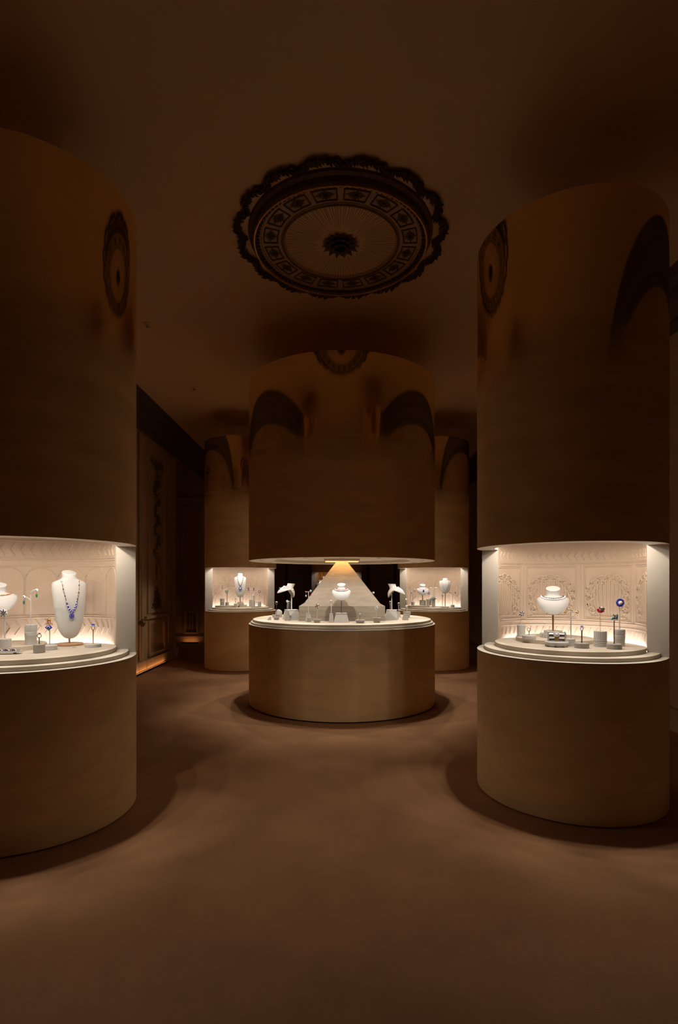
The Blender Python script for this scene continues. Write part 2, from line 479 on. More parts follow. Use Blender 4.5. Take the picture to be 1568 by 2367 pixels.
def column(name, label, x, y, deg, style, power, top=ZT, lit=True):
    t = thing(name, label, 'showcase', (x, y, 0), rad(deg), 'round showcase columns')
    obj('lower_drum', MB().lathe([(0, 0), (R - .018, 0), (R - .018, .012), (R, .012), (R, ZR - .012), (0, ZR - .012)], 96), 'plaster', t)
    obj('ledge', MB().lathe([(0, ZR - .012), (R, ZR - .012), (R, ZR), (0, ZR)], 96), 'deck', t)
    obj('deck_step', MB().prism(arc(.562, pi, 2 * pi, 48), ZR, Z2), 'deck', t)
    obj('deck_top', MB().prism(arc(.486, pi, 2 * pi, 48)[:-1] + arc(.486, 0, pi, 32, ry=.345)[:-1], Z2, Z3), 'deck', t)
    obj('outer_shell', MB().lathe([(R - .02, ZR), (R, ZR), (R, ZW), (R - .02, ZW)], 64, 0, pi, close=True), 'plaster', t)
    nw = obj('niche_wall', MB().lathe([(RI, ZR), (RI + .02, ZR), (RI + .02, ZN), (RI, ZN)], 64, 0, pi, close=True), 'niche' if style != 'gold' else 'gold', t)
    for s in (-1, 1):
        a, b = (RI, R - .001) if s > 0 else (-R + .001, -RI)
        obj('jamb', MB().box(a, b, -.002, .02, ZR, ZW), 'cut', t, smooth=False)
    # upper drum: hollow lip below, solid above the niche ceiling
    obj('upper_drum', MB().lathe([(R - .006, ZW), (R, ZW), (R, top), (0, top), (0, ZN + .05), (R - .006, ZN + .05)], 128), 'mirror', t)
    obj('lip', MB().lathe([(RI, ZW), (R - .006, ZW), (R - .006, ZN), (RI, ZN)], 64, pi, 2 * pi, close=True), 'soffit', t)
    obj('niche_ceiling', MB().lathe([(0, ZN), (R - .01, ZN), (R - .01, ZN + .02), (0, ZN + .02)], 64), 'soffit', t)
    # lamps behind the lip
    lamp = None
    for q in range(5):
        a = pi + rad(26 + 32 * q)
        px_, py_ = .405 * cos(a), .405 * sin(a)
        if lamp is None:
            lamp = obj('spot_lamp', MB().lathe([(.024, ZN), (.024, ZN - .022), (.018, ZN - .022), (.018, ZN - .004), (0, ZN - .004)], 16), 'steel', t, loc=(px_, py_, 0))
        else: share('spot_lamp', lamp, t, (px_, py_, 0))
        spot(t, (px_, py_, ZN - .026), (px_ * .8, py_ * .8 + .04, 1.0), power, 165, .3)
    for q in range(4):                      # extra narrow lamps, added between them to brighten the floor outside
        a = pi + rad(36 + 36 * q)
        px_, py_ = .435 * cos(a), .435 * sin(a)
        share('spot_lamp', lamp, t, (px_, py_, 0))
        spot(t, (px_, py_, ZN - .026), (px_ * 2.05, py_ * 2.05, 0.0), FLOOR_W * power / SPOT_W, 36, .9)
    if style != 'gold':
        strip = [(cos(a) * .479, sin(a) * .40) for a in [rad(4 + 172 * k / 40) for k in range(41)]]
        obj('cove_light', MB().tube([(px_, py_, Z2 - .006) for px_, py_ in strip], .005, 6), 'glow_cove', t)
    # relief on the niche wall
    if style == 'shell':
        obj('leaf_frieze', chevrons(1.615, 1.69, .052, .022), 'niche', nw)
        for z in (1.60, 1.592): obj('moulding', band(z, .0035), 'niche', nw)
        for z in (1.150, 1.118): obj('moulding', band(z, .004), 'niche', nw)
        obj('base_frieze', chevrons(1.05, 1.10, .05, -.018, False), 'niche', nw)
        for k in (-2, -1, 0, 1):
            u = (k + .5) * .44
            fr = MB()
            for e in (0, .012):
                relief(fr, seg((u - .195 + e, 1.165 + e), (u - .195 + e, 1.575 - e), 4) , .004, 5)
                relief(fr, seg((u + .195 - e, 1.165 + e), (u + .195 - e, 1.575 - e), 4), .004, 5)
                relief(fr, seg((u - .195 + e, 1.575 - e), (u + .195 - e, 1.575 - e), 12), .0045, 5)
                relief(fr, seg((u - .195 + e, 1.165 + e), (u + .195 - e, 1.165 + e), 12), .0045, 5)
            obj('panel_frame', fr, 'niche', nw)
            obj('shell_relief', shell_relief(u, 1.19, .335, .315), 'niche', nw)
        for k in (-1, 0, 1):
            obj('pilaster_strip', MB().tube([onwall(k * .44, z) for z in (1.16, 1.6)], .006, 5), 'niche', nw)
    elif style == 'arcade':
        obj('leaf_frieze', chevrons(1.63, 1.735, .062, .03), 'niche', nw)
        for z in (1.745, 1.622, 1.605, 1.565): obj('moulding', band(z, .0045), 'niche', nw)
        for k in range(-3, 4):
            u = k * .205 + .03
            ar = MB()
            relief(ar, seg((u - .098, 1.22), (u - .098, 1.475), 3)[:-1] + rarc(u, 1.475, .098, .078, pi, 0, 14) + seg((u + .098, 1.475), (u + .098, 1.22), 3)[1:], .004, 5)
            obj('arch_relief', ar, 'niche', nw)
        for z in (1.212, 1.198): obj('moulding', band(z, .004), 'niche', nw)
        obj('base_frieze', chevrons(1.075, 1.19, .062, -.034), 'niche', nw)
    elif style == 'palm':
        for k, (u, h, n) in enumerate(((-.62, .62, 7), (-.42, .40, 8), (-.12, .66, 8), (.16, .45, 9), (.40, .68, 8), (.62, .42, 7))):
            obj('palm_relief', palm_relief(u, 1.03, h, n, k + int(x * 10)), 'niche', nw)
    elif style == 'gold':
        for k in range(-8, 9):
            obj('rib', MB().tube([onwall(k * .085, z) for z in (.98, 1.79)], .012, 6), 'gold' if k % 2 else 'wood', nw)
    return t

LF = (-1.9428, 3.3566, 27.5); RF = (1.6048, 3.7187, -34.5)
BL = (-1.7051, 9.1701, 25.5); BR = (1.638, 9.2145, -27.0); BC = (-.06, 12.95, 0.0)
column('showcase_column', 'front left beige column showcase with arcaded niche and tall white bust', *LF, 'arcade', SPOT_W)
column('showcase_column', 'front right beige column showcase with shell reliefs in its niche', *RF, 'shell', SPOT_W, top=3.80)
column('showcase_column', 'far left beige column showcase half hidden by the centre table drum', *BL, 'palm', BACK_SPOT_W)
column('showcase_column', 'far right beige column showcase with two white busts in its niche', *BR, 'palm', BACK_SPOT_W)
column('showcase_column', 'farthest beige column showcase seen behind the stucco pyramid', *BC, 'gold', .8)

# ------------------------------------------------------------------ centre table with pyramid and hanging drum
CX, CY, CR = 0.0347, 6.5553, 1.1366
CZR, CZ2, CZ3, CZU = 0.956, 0.980, 1.008, 1.711
ct = thing('display_table', 'large round centre table with stucco pyramid under a suspended mirrored drum', 'showcase', (CX, CY, 0))
def drum_panels(name, m, prof, parent):
    src = None
    for k in range(4):
        if src is None: src = obj(name, MB().lathe(prof, 40, rad(-45) + .0016, rad(45) - .0016, close=True), m, parent)
        else: share(name, src, parent, rz=k * pi / 2)
drum_panels('curved_panel', 'plaster', [(CR - .02, .016), (CR, .016), (CR, CZR - .014), (CR - .02, CZR - .014)], ct)
obj('plinth_core', MB().lathe([(0, 0), (CR - .022, 0), (CR - .022, CZR - .014), (0, CZR - .014)], 96), 'black', ct)
obj('ledge', MB().lathe([(0, CZR - .014), (CR, CZR - .014), (CR, CZR), (0, CZR)], 128), 'deck', ct)
obj('deck_step', MB().lathe([(0, CZR), (1.113, CZR), (1.113, CZ2), (0, CZ2)], 128), 'deck', ct)
obj('deck_top', MB().lathe([(0, CZ2), (1.088, CZ2), (1.088, CZ3), (0, CZ3)], 128), 'deck', ct)
obj('base_slab', MB().frustum(.497, .497, .497, .497, CZ3, CZ3 + .045), 'pyramid', ct, smooth=False)
obj('base_block', MB().frustum(.494, .494, .494, .494, CZ3 + .047, CZ3 + .170), 'pyramid', ct, smooth=False)
obj('pyramid', MB().frustum(.462, .462, .046, .046, CZ3 + .170, CZU + .02), 'pyramid', ct, smooth=False)
obj('upper_drum', MB().lathe([(CR - .012, CZU), (CR, CZU), (CR, ZT), (0, ZT), (0, CZU + .3), (CR - .012, CZU + .3)], 160), 'mirror', ct)
obj('soffit_ring', MB().lathe([(.84, CZU), (CR - .012, CZU), (CR - .012, CZU + .02), (.84, CZU + .02)], 128, close=True), 'soffit', ct)
obj('soffit_step', MB().lathe([(.825, CZU + .004), (.84, CZU + .004), (.84, CZU + .05), (.825, CZU + .05)], 128, close=True), 'cut', ct)
# recessed inner soffit with a square opening around the apex
hs = .205; n4 = 64; mb = MB(); v = []
for k in range(n4):
    a = 2 * pi * (k + .5) / n4; c, s_ = cos(a), sin(a); q = hs / max(abs(c), abs(s_))
    v += [(c * .84, s_ * .84, CZU + .035), (c * q, s_ * q, CZU + .035)]
mb.add(v, [(2 * k, 2 * k + 1, 2 * ((k + 1) % n4) + 1, 2 * ((k + 1) % n4)) for k in range(n4)])
obj('inner_soffit', mb, 'soffit', ct)
for k in range(4):
    obj('opening_side', MB().box(-hs, hs, hs, hs + .01, CZU - .003, CZU + .16), 'deck', ct, rz=k * pi / 2, smooth=False)
obj('opening_top', MB().box(-hs, hs, -hs, hs, CZU + .16, CZU + .17), 'deck', ct, smooth=False)
for k in range(4):
    obj('apex_light', MB().tube([(-hs * .9, hs - .02, CZU + .13), (hs * .9, hs - .02, CZU + .13)], .009, 6), 'glow_apex', ct, rz=k * pi / 2)
lamp = None
for k in range(8):
    a = 2 * pi * k / 8; r_ = .985
    p = (r_ * cos(a), r_ * sin(a))
    if lamp is None:
        lamp = obj('spot_lamp', MB().lathe([(.026, CZU), (.026, CZU - .004), (.018, CZU - .004), (.016, CZU - .001), (0, CZU - .001)], 16), 'silver', ct, loc=(*p, 0))
    else: share('spot_lamp', lamp, ct, (*p, 0))
    b = a + pi / 8; p2 = (1.02 * cos(b), 1.02 * sin(b))  # second ring of lamps, added to brighten the floor round the table
    share('spot_lamp', lamp, ct, (*p2, 0))
    spot(ct, (*p2, CZU - .012), (p2[0] * 1.32, p2[1] * 1.32, 0), RING_FLOOR_W, 56, .9)
    spot(ct, (*p, CZU - .012), (p[0] * .70, p[1] * .70, 1.0), RING_W, 128, .6)

# ------------------------------------------------------------------ ceiling medallion
MX, MY = .0122, 4.4327
md = thing('ceiling_medallion', 'round carved gilt ceiling medallion with leaf garland above the room', 'medallion', (MX, MY, CEIL))
obj('outer_moulding', MB().lathe([(.765, 0), (.76, -.02), (.735, -.035), (.73, -.075), (.715, -.09), (.70, -.075), (.70, 0)], 96), 'gilt', md)
obj('gold_lip', MB().torus(.713, .009, 96, 6, mtx=Matrix.Translation((0, 0, -.088))), 'gold', md)
bd = MB()
for k in range(96):
    a = 2 * pi * k / 96; bd.ball((.685 * cos(a), .685 * sin(a), -.07), .014, 6, 4)
tag(obj('bead_ring', bd, 'gilt', md), kind='stuff')
fb = obj('flat_band', MB().lathe([(.70, -.05), (.66, -.062), (.655, -.05), (.50, -.05), (.495, -.062), (.47, -.062), (.46, -.04)], 96), 'wall', md)
obj('inner_disc', MB().lathe([(.47, -.04), (0, -.04)], 96), 'ceiling', md)
obj('inner_moulding', MB().torus(.482, .012, 96, 6, mtx=Matrix.Translation((0, 0, -.058))), 'gilt', md)
cof = None
def coffer_mb():
    mb = MB(); r0, r1, da = .525, .635, rad(8.6)
    pts = lambda r, a: (r * cos(a), r * sin(a), -.054)
    for (ra, aa, rb, ab) in ((r0, -da, r0, da), (r1, -da, r1, da), (r0, -da, r1, -da), (r0, da, r1, da)):
        mb.tube([pts(ra + (rb - ra) * i / 6, aa + (ab - aa) * i / 6) for i in range(7)], .006, 5)
    for k in range(12):
        a = 2 * pi * k / 12; L = .045 if k % 3 else .06
        c = Vector((.58, 0, -.052)); d = Vector((cos(a), sin(a) * 1.35, 0)); w = Vector((-sin(a), cos(a), 0)) * .011
        mb.add([c, c + d * L * .55 + w, c + d * L + Vector((0, 0, -.003)), c + d * L * .55 - w, c + d * L * .55 + Vector((0, 0, -.007))], [(0, 1, 4), (1, 2, 4), (2, 3, 4), (3, 0, 4)])
    mb.ball((.58, 0, -.056), .014, 6, 4)
    return mb
for k in range(16):
    a = 2 * pi * (k + .5) / 16 + pi / 2
    if cof is None: cof = obj('coffer', coffer_mb(), 'leaf', fb, rz=a, smooth=False)
    else: share('coffer', cof, fb, rz=a)
rb = MB()
for k in range(120):
    a = 2 * pi * k / 120 + rng.uniform(-.01, .01); r0 = rng.uniform(.17, .24)
    rb.tube([(r * cos(a), r * sin(a), -.040) for r in (r0, .46)], [.002, .0045], 4, cap=False)
tag(obj('radial_reeds', rb, 'wall', md), kind='stuff')
ro = MB()
for ring, (r0, r1, n, z) in enumerate(((.06, .165, 14, -.05), (.05, .125, 12, -.068), (.03, .08, 9, -.085))):
    for k in range(n):
        a = 2 * pi * (k + .5 * ring) / n; w = .026
        c, s_ = cos(a), sin(a)
        P = [(r0, 0, z + .01), ((r0 + r1) / 2, w, z), (r1, 0, z - .02), ((r0 + r1) / 2, -w, z), ((r0 + r1) / 2, 0, z - .016)]
        ro.add([(x_ * c - y_ * s_, x_ * s_ + y_ * c, z_) for x_, y_, z_ in P], [(0, 1, 4), (1, 2, 4), (2, 3, 4), (3, 0, 4)])
ros = obj('rosette', ro, 'leaf', md, smooth=False)
obj('rosette_boss', MB().lathe([(.075, -.04), (.06, -.08), (.035, -.09), (.03, -.06), (0, -.06)], 20), 'black', ros)
def swag_mb():
    mb = MB(); A = 2 * pi / 16; lr = random.Random(3)
    for k in range(13):
        s = k / 12; a = (s - .5) * A; r = .795 + .06 * sin(pi * s)
        for j in range(5):
            b = a + pi / 2 + (1 if j % 2 else -1) * lr.uniform(.3, 1.1) + (pi if j > 1 else 0) * 0
            L = lr.uniform(.036, .056); w = L * .30
            c = Vector((r * cos(a), r * sin(a), -.012 - .01 * (j // 2))); d = Vector((cos(b), sin(b), 0)); q = Vector((-sin(b), cos(b), 0)) * w
            mb.add([c, c + d * L * .5 + q, c + d * L + Vector((0, 0, -.012)), c + d * L * .5 - q, c + d * L * .5 + Vector((0, 0, -.016))], [(0, 1, 4), (1, 2, 4), (2, 3, 4), (3, 0, 4)])
    mb.tube([((.795 + .06 * sin(pi * k / 12)) * cos((k / 12 - .5) * A), (.795 + .06 * sin(pi * k / 12)) * sin((k / 12 - .5) * A), -.006) for k in range(13)], .0035, 5)
    for j in range(3):
        mb.ball((.80 + .02 * j, (.80) * sin(A / 2) - .01 + .012 * (j % 2), -.014), .016, 6, 4)
    return mb
sw = None
for k in range(16):
    a = 2 * pi * k / 16 + pi / 2 + pi / 16
    if sw is None: sw = obj('leaf_swag', swag_mb(), 'leaf', md, rz=a, smooth=False)
    else: share('leaf_swag', sw, md, rz=a)

for (px, py, lab) in ((449, 895, 'small downlight on the ceiling before the far left column'), (341, 748, 'small sprinkler head on the ceiling beside the front left column')):
    d = (CEIL - EYE) * FPX / (HZ - py)
    t = thing('ceiling_fitting', lab, 'sprinkler', (*at(px, d, CEIL)[:2], CEIL))  # the one before the far left column is a downlight in sprinkler shape
    obj('escutcheon', MB().lathe([(.05, 0), (.05, -.006), (.02, -.012), (0, -.012)], 20), 'ceiling', t)
    obj('nozzle', MB().lathe([(.012, -.012), (.012, -.03), (.022, -.032), (.022, -.036), (0, -.036)], 12), 'silver', t)

# ------------------------------------------------------------------ jewellery stands
def plinth_mb(style, r, h, r2=None):
    mb = MB()
    if style in ('drum', 'disc'):
        e = min(.003, h * .2)
        mb.lathe([(0, 0), (r - e, 0), (r, e), (r, h - e), (r - e, h), (0, h)], 36)
    elif style == 'fluted':                    # flutes above, rounded bands below
        n = 96; hb = h * .48
        prof = [(0, 0), (r * .97, 0)]
        for k in range(4):
            z0 = hb * k / 4
            prof += [(r * .93, z0 + hb * .03), (r, z0 + hb * .06), (r, z0 + hb * .20), (r * .93, z0 + hb * .235)]
        prof += [(r * .93, hb), (0, hb)]
        mb.lathe(prof, 36)
        v = []
        for k in range(n):
            a = 2 * pi * k / n; q = r * (.965 + .03 * cos(a * 18))
            v += [(q * cos(a), q * sin(a), hb), (q * cos(a), q * sin(a), h)]
        mb.add(v, [(2 * k, 2 * ((k + 1) % n), 2 * ((k + 1) % n) + 1, 2 * k + 1) for k in range(n)] + [tuple(2 * k + 1 for k in range(n))])
    elif style == 'banded':                    # plain drum with grooved collar and fluted top
        prof = [(0, 0), (r * .96, 0), (r * .96, h * .42)]
        for k in range(3):
            z0 = h * (.44 + .075 * k); prof += [(r, z0), (r, z0 + h * .05), (r * .95, z0 + h * .06)]
        prof += [(r * .95, h * .68), (r * .97, h * .69), (r * .97, h), (0, h)]
        mb.lathe(prof, 40)
        for k in range(28):
            a = 2 * pi * k / 28
            mb.tube([(r * .965 * cos(a), r * .965 * sin(a), z) for z in (h * .70, h * .985)], r * .05, 5)
    elif style == 'scallop':
        mb.lathe([(0, 0), (r * .96, 0), (r * .96, h * .6), (0, h * .6)], 40)
        for k in range(26):
            a = 2 * pi * k / 26; mb.tube([(r * .95 * cos(a), r * .95 * sin(a), z) for z in (.002, h * .58)], r * .10, 6)
        mb.lathe([(0, h * .62), (r * .72, h * .62), (r * .72, h), (0, h)], 36)
    elif style == 'frustum':
        q = r2 or r * .7
        mb.frustum(r, r, q, q, 0, h * .93); mb.frustum(q * 1.05, q * 1.05, q * 1.05, q * 1.05, h * .945, h)
    elif style == 'tray':                      # dish on a narrower foot
        q = r2 or r * .7
        mb.frustum(q, q, r * .97, r * .97, 0, h * .72); mb.frustum(r, r, r, r, h * .76, h)
    return mb

STANDS = {}
def stand(label, px0, px1, ytop, d, zb, style, mat_='block', pin=None, pin_m='white', pin_r=.0035, arms=None, turn=0.0, group=None, squash=1.0, cat='stand', name='jewellery_stand', ybase=None):
    """a plinth between columns px0..px1, its top at row ytop, standing at depth d on level zb; pin: row of the pin's top; arms: 't', 'fork' or None"""
    p = at((px0 + px1) / 2, d, zb)
    h = max(zat(ytop, d) - zb, .008); r = (px1 - px0) / 2 * d / FPX
    if style in ('frustum', 'tray'): r *= .93
    t = thing(name, label, cat, p, turn, group)
    obj('plinth', plinth_mb(style, r, h), mat_, t, smooth=style not in ('frustum', 'tray'))
    top = h
    if pin is not None:
        zp = zat(pin, d) - zb
        if arms == 't':
            w = 6.3 * d / FPX if d > 5 else .040
            po = obj('pole', MB().tube([(0, 0, h), (0, 0, zp)], pin_r, 6), pin_m, t)
            obj('crossbar', MB().tube([(-w, 0, zp), (w, 0, zp)], pin_r * .8, 6), pin_m, po)
        elif arms == 'fork':
            w = .038 if d < 5 else .03; zm = zp - .075
            obj('pole', MB().tube([(0, 0, h), (0, 0, zp - .03)] + [(w * (1 - cos(b)), 0, zp - .03 + .03 * sin(b)) for b in (.3, .6, .9, 1.2, 1.57)], pin_r, 6), pin_m, t)
            obj('branch', MB().tube([(0, 0, zm), (-.012, 0, zm + .018), (-w, 0, zm + .03)], pin_r * .8, 6), pin_m, t)
        else:
            obj('pin', MB().tube([(0, 0, h), (0, 0, zp)], pin_r, 6), pin_m, t)
        top = zp
    return dict(p=p, h=h, top=top, d=d, z=zb + top, plinth=zb + h)

def ring(label, s, gem='sapphire', band='silver', r=.011, dz=0.0, dx=0.0, gr=None, group=None):
    """finger ring stood on the tip of a pin, stone up"""
    t = thing('finger_ring', label, 'ring', (s['p'].x + dx, s['p'].y, s['z'] + dz), rng.uniform(-.5, .5), group)
    obj('band', MB().torus(r, r * .17, 20, 6, mtx=Matrix.Translation((0, 0, r)) @ Matrix.Rotation(pi / 2, 4, 'X')), band, t)
    q = gr or r * .75
    st = obj('stone', MB().ball((0, 0, 2 * r + q * .35), q, 8, 5, (1, 1, .7)), gem, t, smooth=False)
    hl = MB()
    for k in range(10):
        a = 2 * pi * k / 10; hl.ball((q * 1.1 * cos(a), q * 1.1 * sin(a), 2 * r + q * .15), q * .28, 5, 4)
    obj('halo', hl, 'diamond', st, smooth=False)

def brooch(label, s, parts, r, dz=0.0, group=None, cat='brooch', name='brooch', back='silver'):
    """flower-like clip facing the room: parts = [(material, ring radius, count, stone radius)...] in units of r"""
    t = thing(name, label, cat, (s['p'].x, s['p'].y - .004, s['z'] + dz), 0, group)
    obj('clip', MB().lathe([(0, .003), (r * .5, .003), (r * .5, .006), (0, .006)], 16, mtx=Matrix.Rotation(pi / 2, 4, 'X') @ Matrix.Translation((0, r, 0))), back, t)
    names = ('petals', 'stones', 'centre', 'drops', 'tips')
    for i, (m, rr, n, sr) in enumerate(parts):
        mb = MB()
        for k in range(n):
            a = 2 * pi * k / n + .3 * i
            mb.ball((rr * r * cos(a), -.008 - .003 * i, r + rr * r * sin(a)), sr * r, 7, 4, (1, .6, 1))
        obj(names[i], mb, m, t, smooth=False)
    return t

def earring(label, p, m1='diamond', m2='emerald', drop=.035, r=.009, group=None):
    t = thing('earring', label, 'earring', p, 0, group)
    sd = obj('stud', MB().ball((0, -.006, 0), r, 8, 5, (1, .6, 1)), m1, t, smooth=False)
    obj('stud_centre', MB().ball((0, -.012, 0), r * .4, 6, 4), 'onyx' if m2 != 'pearl' else 'pearl', sd, smooth=False)
    if drop:
        obj('link', MB().tube([(0, -.006, -r), (0, -.006, -drop * .55)], .0014, 5), 'silver', t)
        obj('drop', MB().ball((0, -.006, -drop), r * .85, 7, 5, (.8, .6, 1.5)), m2, t, smooth=False)

# busts --------------------------------------------------------------
TALL = [(0, .004), (.01, .22), (.03, .36), (.07, .50), (.15, .66), (.28, .79), (.45, .88), (.62, .95), (.76, 1.0), (.82, 1.0), (.85, .93), (.875, .72), (.895, .52), (.915, .43), (.94, .40), (.995, .42), (1.0, .40)]
def tall_w(t):
    for (a, w0), (b, w1) in zip(TALL, TALL[1:]):
        if t <= b: return w0 + (w1 - w0) * (t - a) / (b - a)
    return TALL[-1][1]
def tall_df(t): return .20 * min(1, t * 6 + .15) + .26 * math.exp(-((t - .62) / .28) ** 2) if t < .83 else .34
def tall_y(t): return -.20 * t * (1 - t) if t < .5 else -.05 - .12 * (.5 - abs(t - .5)) * 0
def tall_bust(label, px, ytop, ybot, d, W, base_z, turn, base, H=None, stem_r=.006, tilt=0.06, group=None):
    """tall necklace bust on a stem; base = callable(parent, local height of the deck) that builds the foot"""
    zb, zt = zat(ybot, d), zat(ytop, d); Hh = zt - zb
    t = thing('necklace_bust', label, 'bust', at(px, d, base_z), turn, group)
    mb = MB(); n = 28; v = []
    for (tt, w) in TALL:
        df, db = tall_df(tt), (.10 if tt < .83 else .32)
        for k in range(n):
            a = 2 * pi * k / n
            yv = -df * W * sin(a) if sin(a) > 0 else -db * W * sin(a)
            yv *= min(1, w / .5) if tt < .1 else 1
            v.append((W * w * cos(a), yv + tilt * (tt - .5) * Hh, zb - base_z + tt * Hh - (.016 * sin(a) * (W / .11) if tt > .99 else 0)))
    m = len(TALL)
    f = [(i * n + k, i * n + (k + 1) % n, (i + 1) * n + (k + 1) % n, (i + 1) * n + k) for i in range(m - 1) for k in range(n)]
    f += [tuple(range(n))[::-1], tuple((m - 1) * n + k for k in range(n))]
    mb.add(v, f)
    obj('torso', mb, 'velvet', t, angle=50)
    h0 = base(t)
    obj('stem', MB().tube([(0, .004, h0), (0, .004, zb - base_z + .05)], stem_r, 8), 'brass', t)
    def surf(x, tt, off=.004):
        w = W * tall_w(tt); df = tall_df(tt) * W
        q = max(0.0, 1 - (x / w) ** 2)
        return Vector((x, -df * sqrt(q) + tilt * (tt - .5) * Hh - off, zb - base_z + tt * Hh))
    return t, surf, W, Hh

def loc2w(t, p): return Matrix.Translation(t.location) @ Matrix.Rotation(t.rotation_euler.z, 4, 'Z') @ Vector(p)

def tall_necklace(label, bust, low, top_x=.40, m_chain='silver', gems=(('onyx', 6),), pendant=None, bib=None, r=.003, group=None):
    t, surf, W, Hh = bust
    o = thing('necklace', label, 'necklace', t.location, t.rotation_euler.z, group)
    path = []; N = 46
    for k in range(N + 1):
        s = k / N * 2 - 1
        x = top_x * W * (abs(s) ** .8) * (1 if s > 0 else -1) * (1.25 if abs(s) < .9 else 1.2)
        tt = low + (.865 - low) * abs(s) ** 1.6
        path.append(surf(x, tt))
    obj('chain', MB().tube(path, r * .55, 5), m_chain, o)
    mb = MB()
    for k in range(0, N + 1, 2): mb.ball(path[k], r * (1.0 if k % 4 else 1.5), 6, 4)
    obj('chain_beads', mb, gems[0][0], o, smooth=False)
    if bib:
        mb = MB(); mb2 = MB()
        c = N // 2
        for k in range(c - 11, c + 12):
            for j in range(2):
                (mb if (k + j) % 3 else mb2).ball(path[k] + Vector((0, -.002, -.007 * j)), r * 1.55, 6, 4)
        obj('bib_stones', mb, bib, o, smooth=False); obj('bib_diamonds', mb2, 'diamond', o, smooth=False)
    if pendant:
        m1, m2, pr, dz = pendant
        c = path[N // 2] + Vector((0, -.004, -dz))
        mb = MB()
        for k in range(12): mb.ball(c + Vector((pr * cos(2 * pi * k / 12), 0, pr * sin(2 * pi * k / 12))), pr * .30, 6, 4)
        obj('pendant_ring', mb, m1, o, smooth=False)
        obj('pendant_stone', MB().ball(c, pr * .6, 8, 5, (1, .5, 1)), m2, o, smooth=False)
        obj('pendant_link', MB().tube([path[N // 2], c + Vector((0, 0, pr))], r * .6, 5), m_chain, o)
    return o

def collar_pt(phi, s):
    c = cos(phi); f = max(c, 0) ** 1.25; b = max(-c, 0) ** 1.25; sd = 1 - f - b
    if s <= .3:
        q = s / .3; sl = .016 * (1 - q) * -c; rx, ry = .047 - .004 * sin(pi * q), .043 - .004 * sin(pi * q)
        return Vector((rx * sin(phi), -ry * c, -.052 * q + sl))
    u = (s - .3) / .7
    Lo = .066 * f + .060 * max(sd, 0) + .050 * b; Ld = .120 * f + .026 * max(sd, 0) + .085 * b
    r_ = Lo * sin(min(u, 1) * pi / 2); z = -.052 - Ld * (.25 * u + .75 * u ** 1.7)
    return Vector(((.047 + r_) * sin(phi), -(.043 + r_) * c, z))

def collar_bust(label, p_top, base_p, scale=1.0, turn=0.0, lean=0.0, base=None, stem='brass', stem_r=.005, group=None, n_stem=1):
    """short collar-shaped necklace bust: p_top = middle of the neck's top; stands on a stem at base_p"""
    t = thing('necklace_bust', label, 'bust', base_p, turn, group)
    T = Matrix.Translation((0, 0, p_top.z - base_p.z)) @ Matrix.Rotation(lean, 4, 'X') @ Matrix.Scale(scale, 4)
    NP, NS = 36, 14; v = []
    for j in range(NS + 1):
        for k in range(NP): v.append(collar_pt(2 * pi * k / NP, j / NS))
    th = .007
    for j in range(NS + 1):
        for k in range(NP):
            q = collar_pt(2 * pi * k / NP, j / NS); inner = Vector((q.x, q.y, 0))
            if inner.length > 1e-6: inner = inner.normalized()
            v.append(q - inner * th * (1 if j < 6 else .7) - Vector((0, 0, th * .6 if j > 5 else 0)))
    f = []; B = (NS + 1) * NP
    for j in range(NS):
        for k in range(NP):
            k2 = (k + 1) % NP
            f.append((j * NP + k, (j + 1) * NP + k, (j + 1) * NP + k2, j * NP + k2))
            f.append((B + j * NP + k2, B + (j + 1) * NP + k2, B + (j + 1) * NP + k, B + j * NP + k))
    for k in range(NP):
        k2 = (k + 1) % NP
        f.append((NS * NP + k, B + NS * NP + k, B + NS * NP + k2, NS * NP + k2))
    f.append(tuple(range(NP)))
    mb = MB().add(v, f, T)
    obj('collar', mb, 'velvet', t, angle=50)
    h0 = base(t) if base else 0
    for i in range(n_stem):
        xo = (i - (n_stem - 1) / 2) * .026
        obj('stem', MB().tube([(xo, 0, h0), (xo, 0, p_top.z - base_p.z - .06 * scale)], stem_r, 8), stem, t)
    return t, T, scale

def collar_necklace(label, bust, rows, m_chain='silver', span=1.9, group=None, pendant=None):
    """rows = [(s, stone material, stone radius, count)...] around the front of a collar bust"""
    t, T, sc = bust
    o = thing('necklace', label, 'necklace', t.location, t.rotation_euler.z, group)
    for i, (s, m, r, n) in enumerate(rows):
        P = [T @ (collar_pt(-span + 2 * span * k / (n - 1), s) * 1.0) + Vector((0, 0, .0)) for k in range(n)]
        Pn = []
        for k in range(n):
            phi = -span + 2 * span * k / (n - 1)
            Pn.append(T @ (collar_pt(phi, s) + Vector((sin(phi), -cos(phi), .5)) * .0035))
        obj('strand', MB().tube(Pn, r * .4, 5), m_chain, o)
        mb = MB()
        for q in Pn: mb.ball(q, r, 6, 4)
        obj('stones', mb, m, o, smooth=False)
    if pendant:
        m, r, ds = pendant
        obj('pendant', MB().ball(T @ (collar_pt(0, rows[0][0] + ds) + Vector((0, -.008, 0))), r, 8, 5, (1, .6, 1.2)), m, o, smooth=False)
    return o

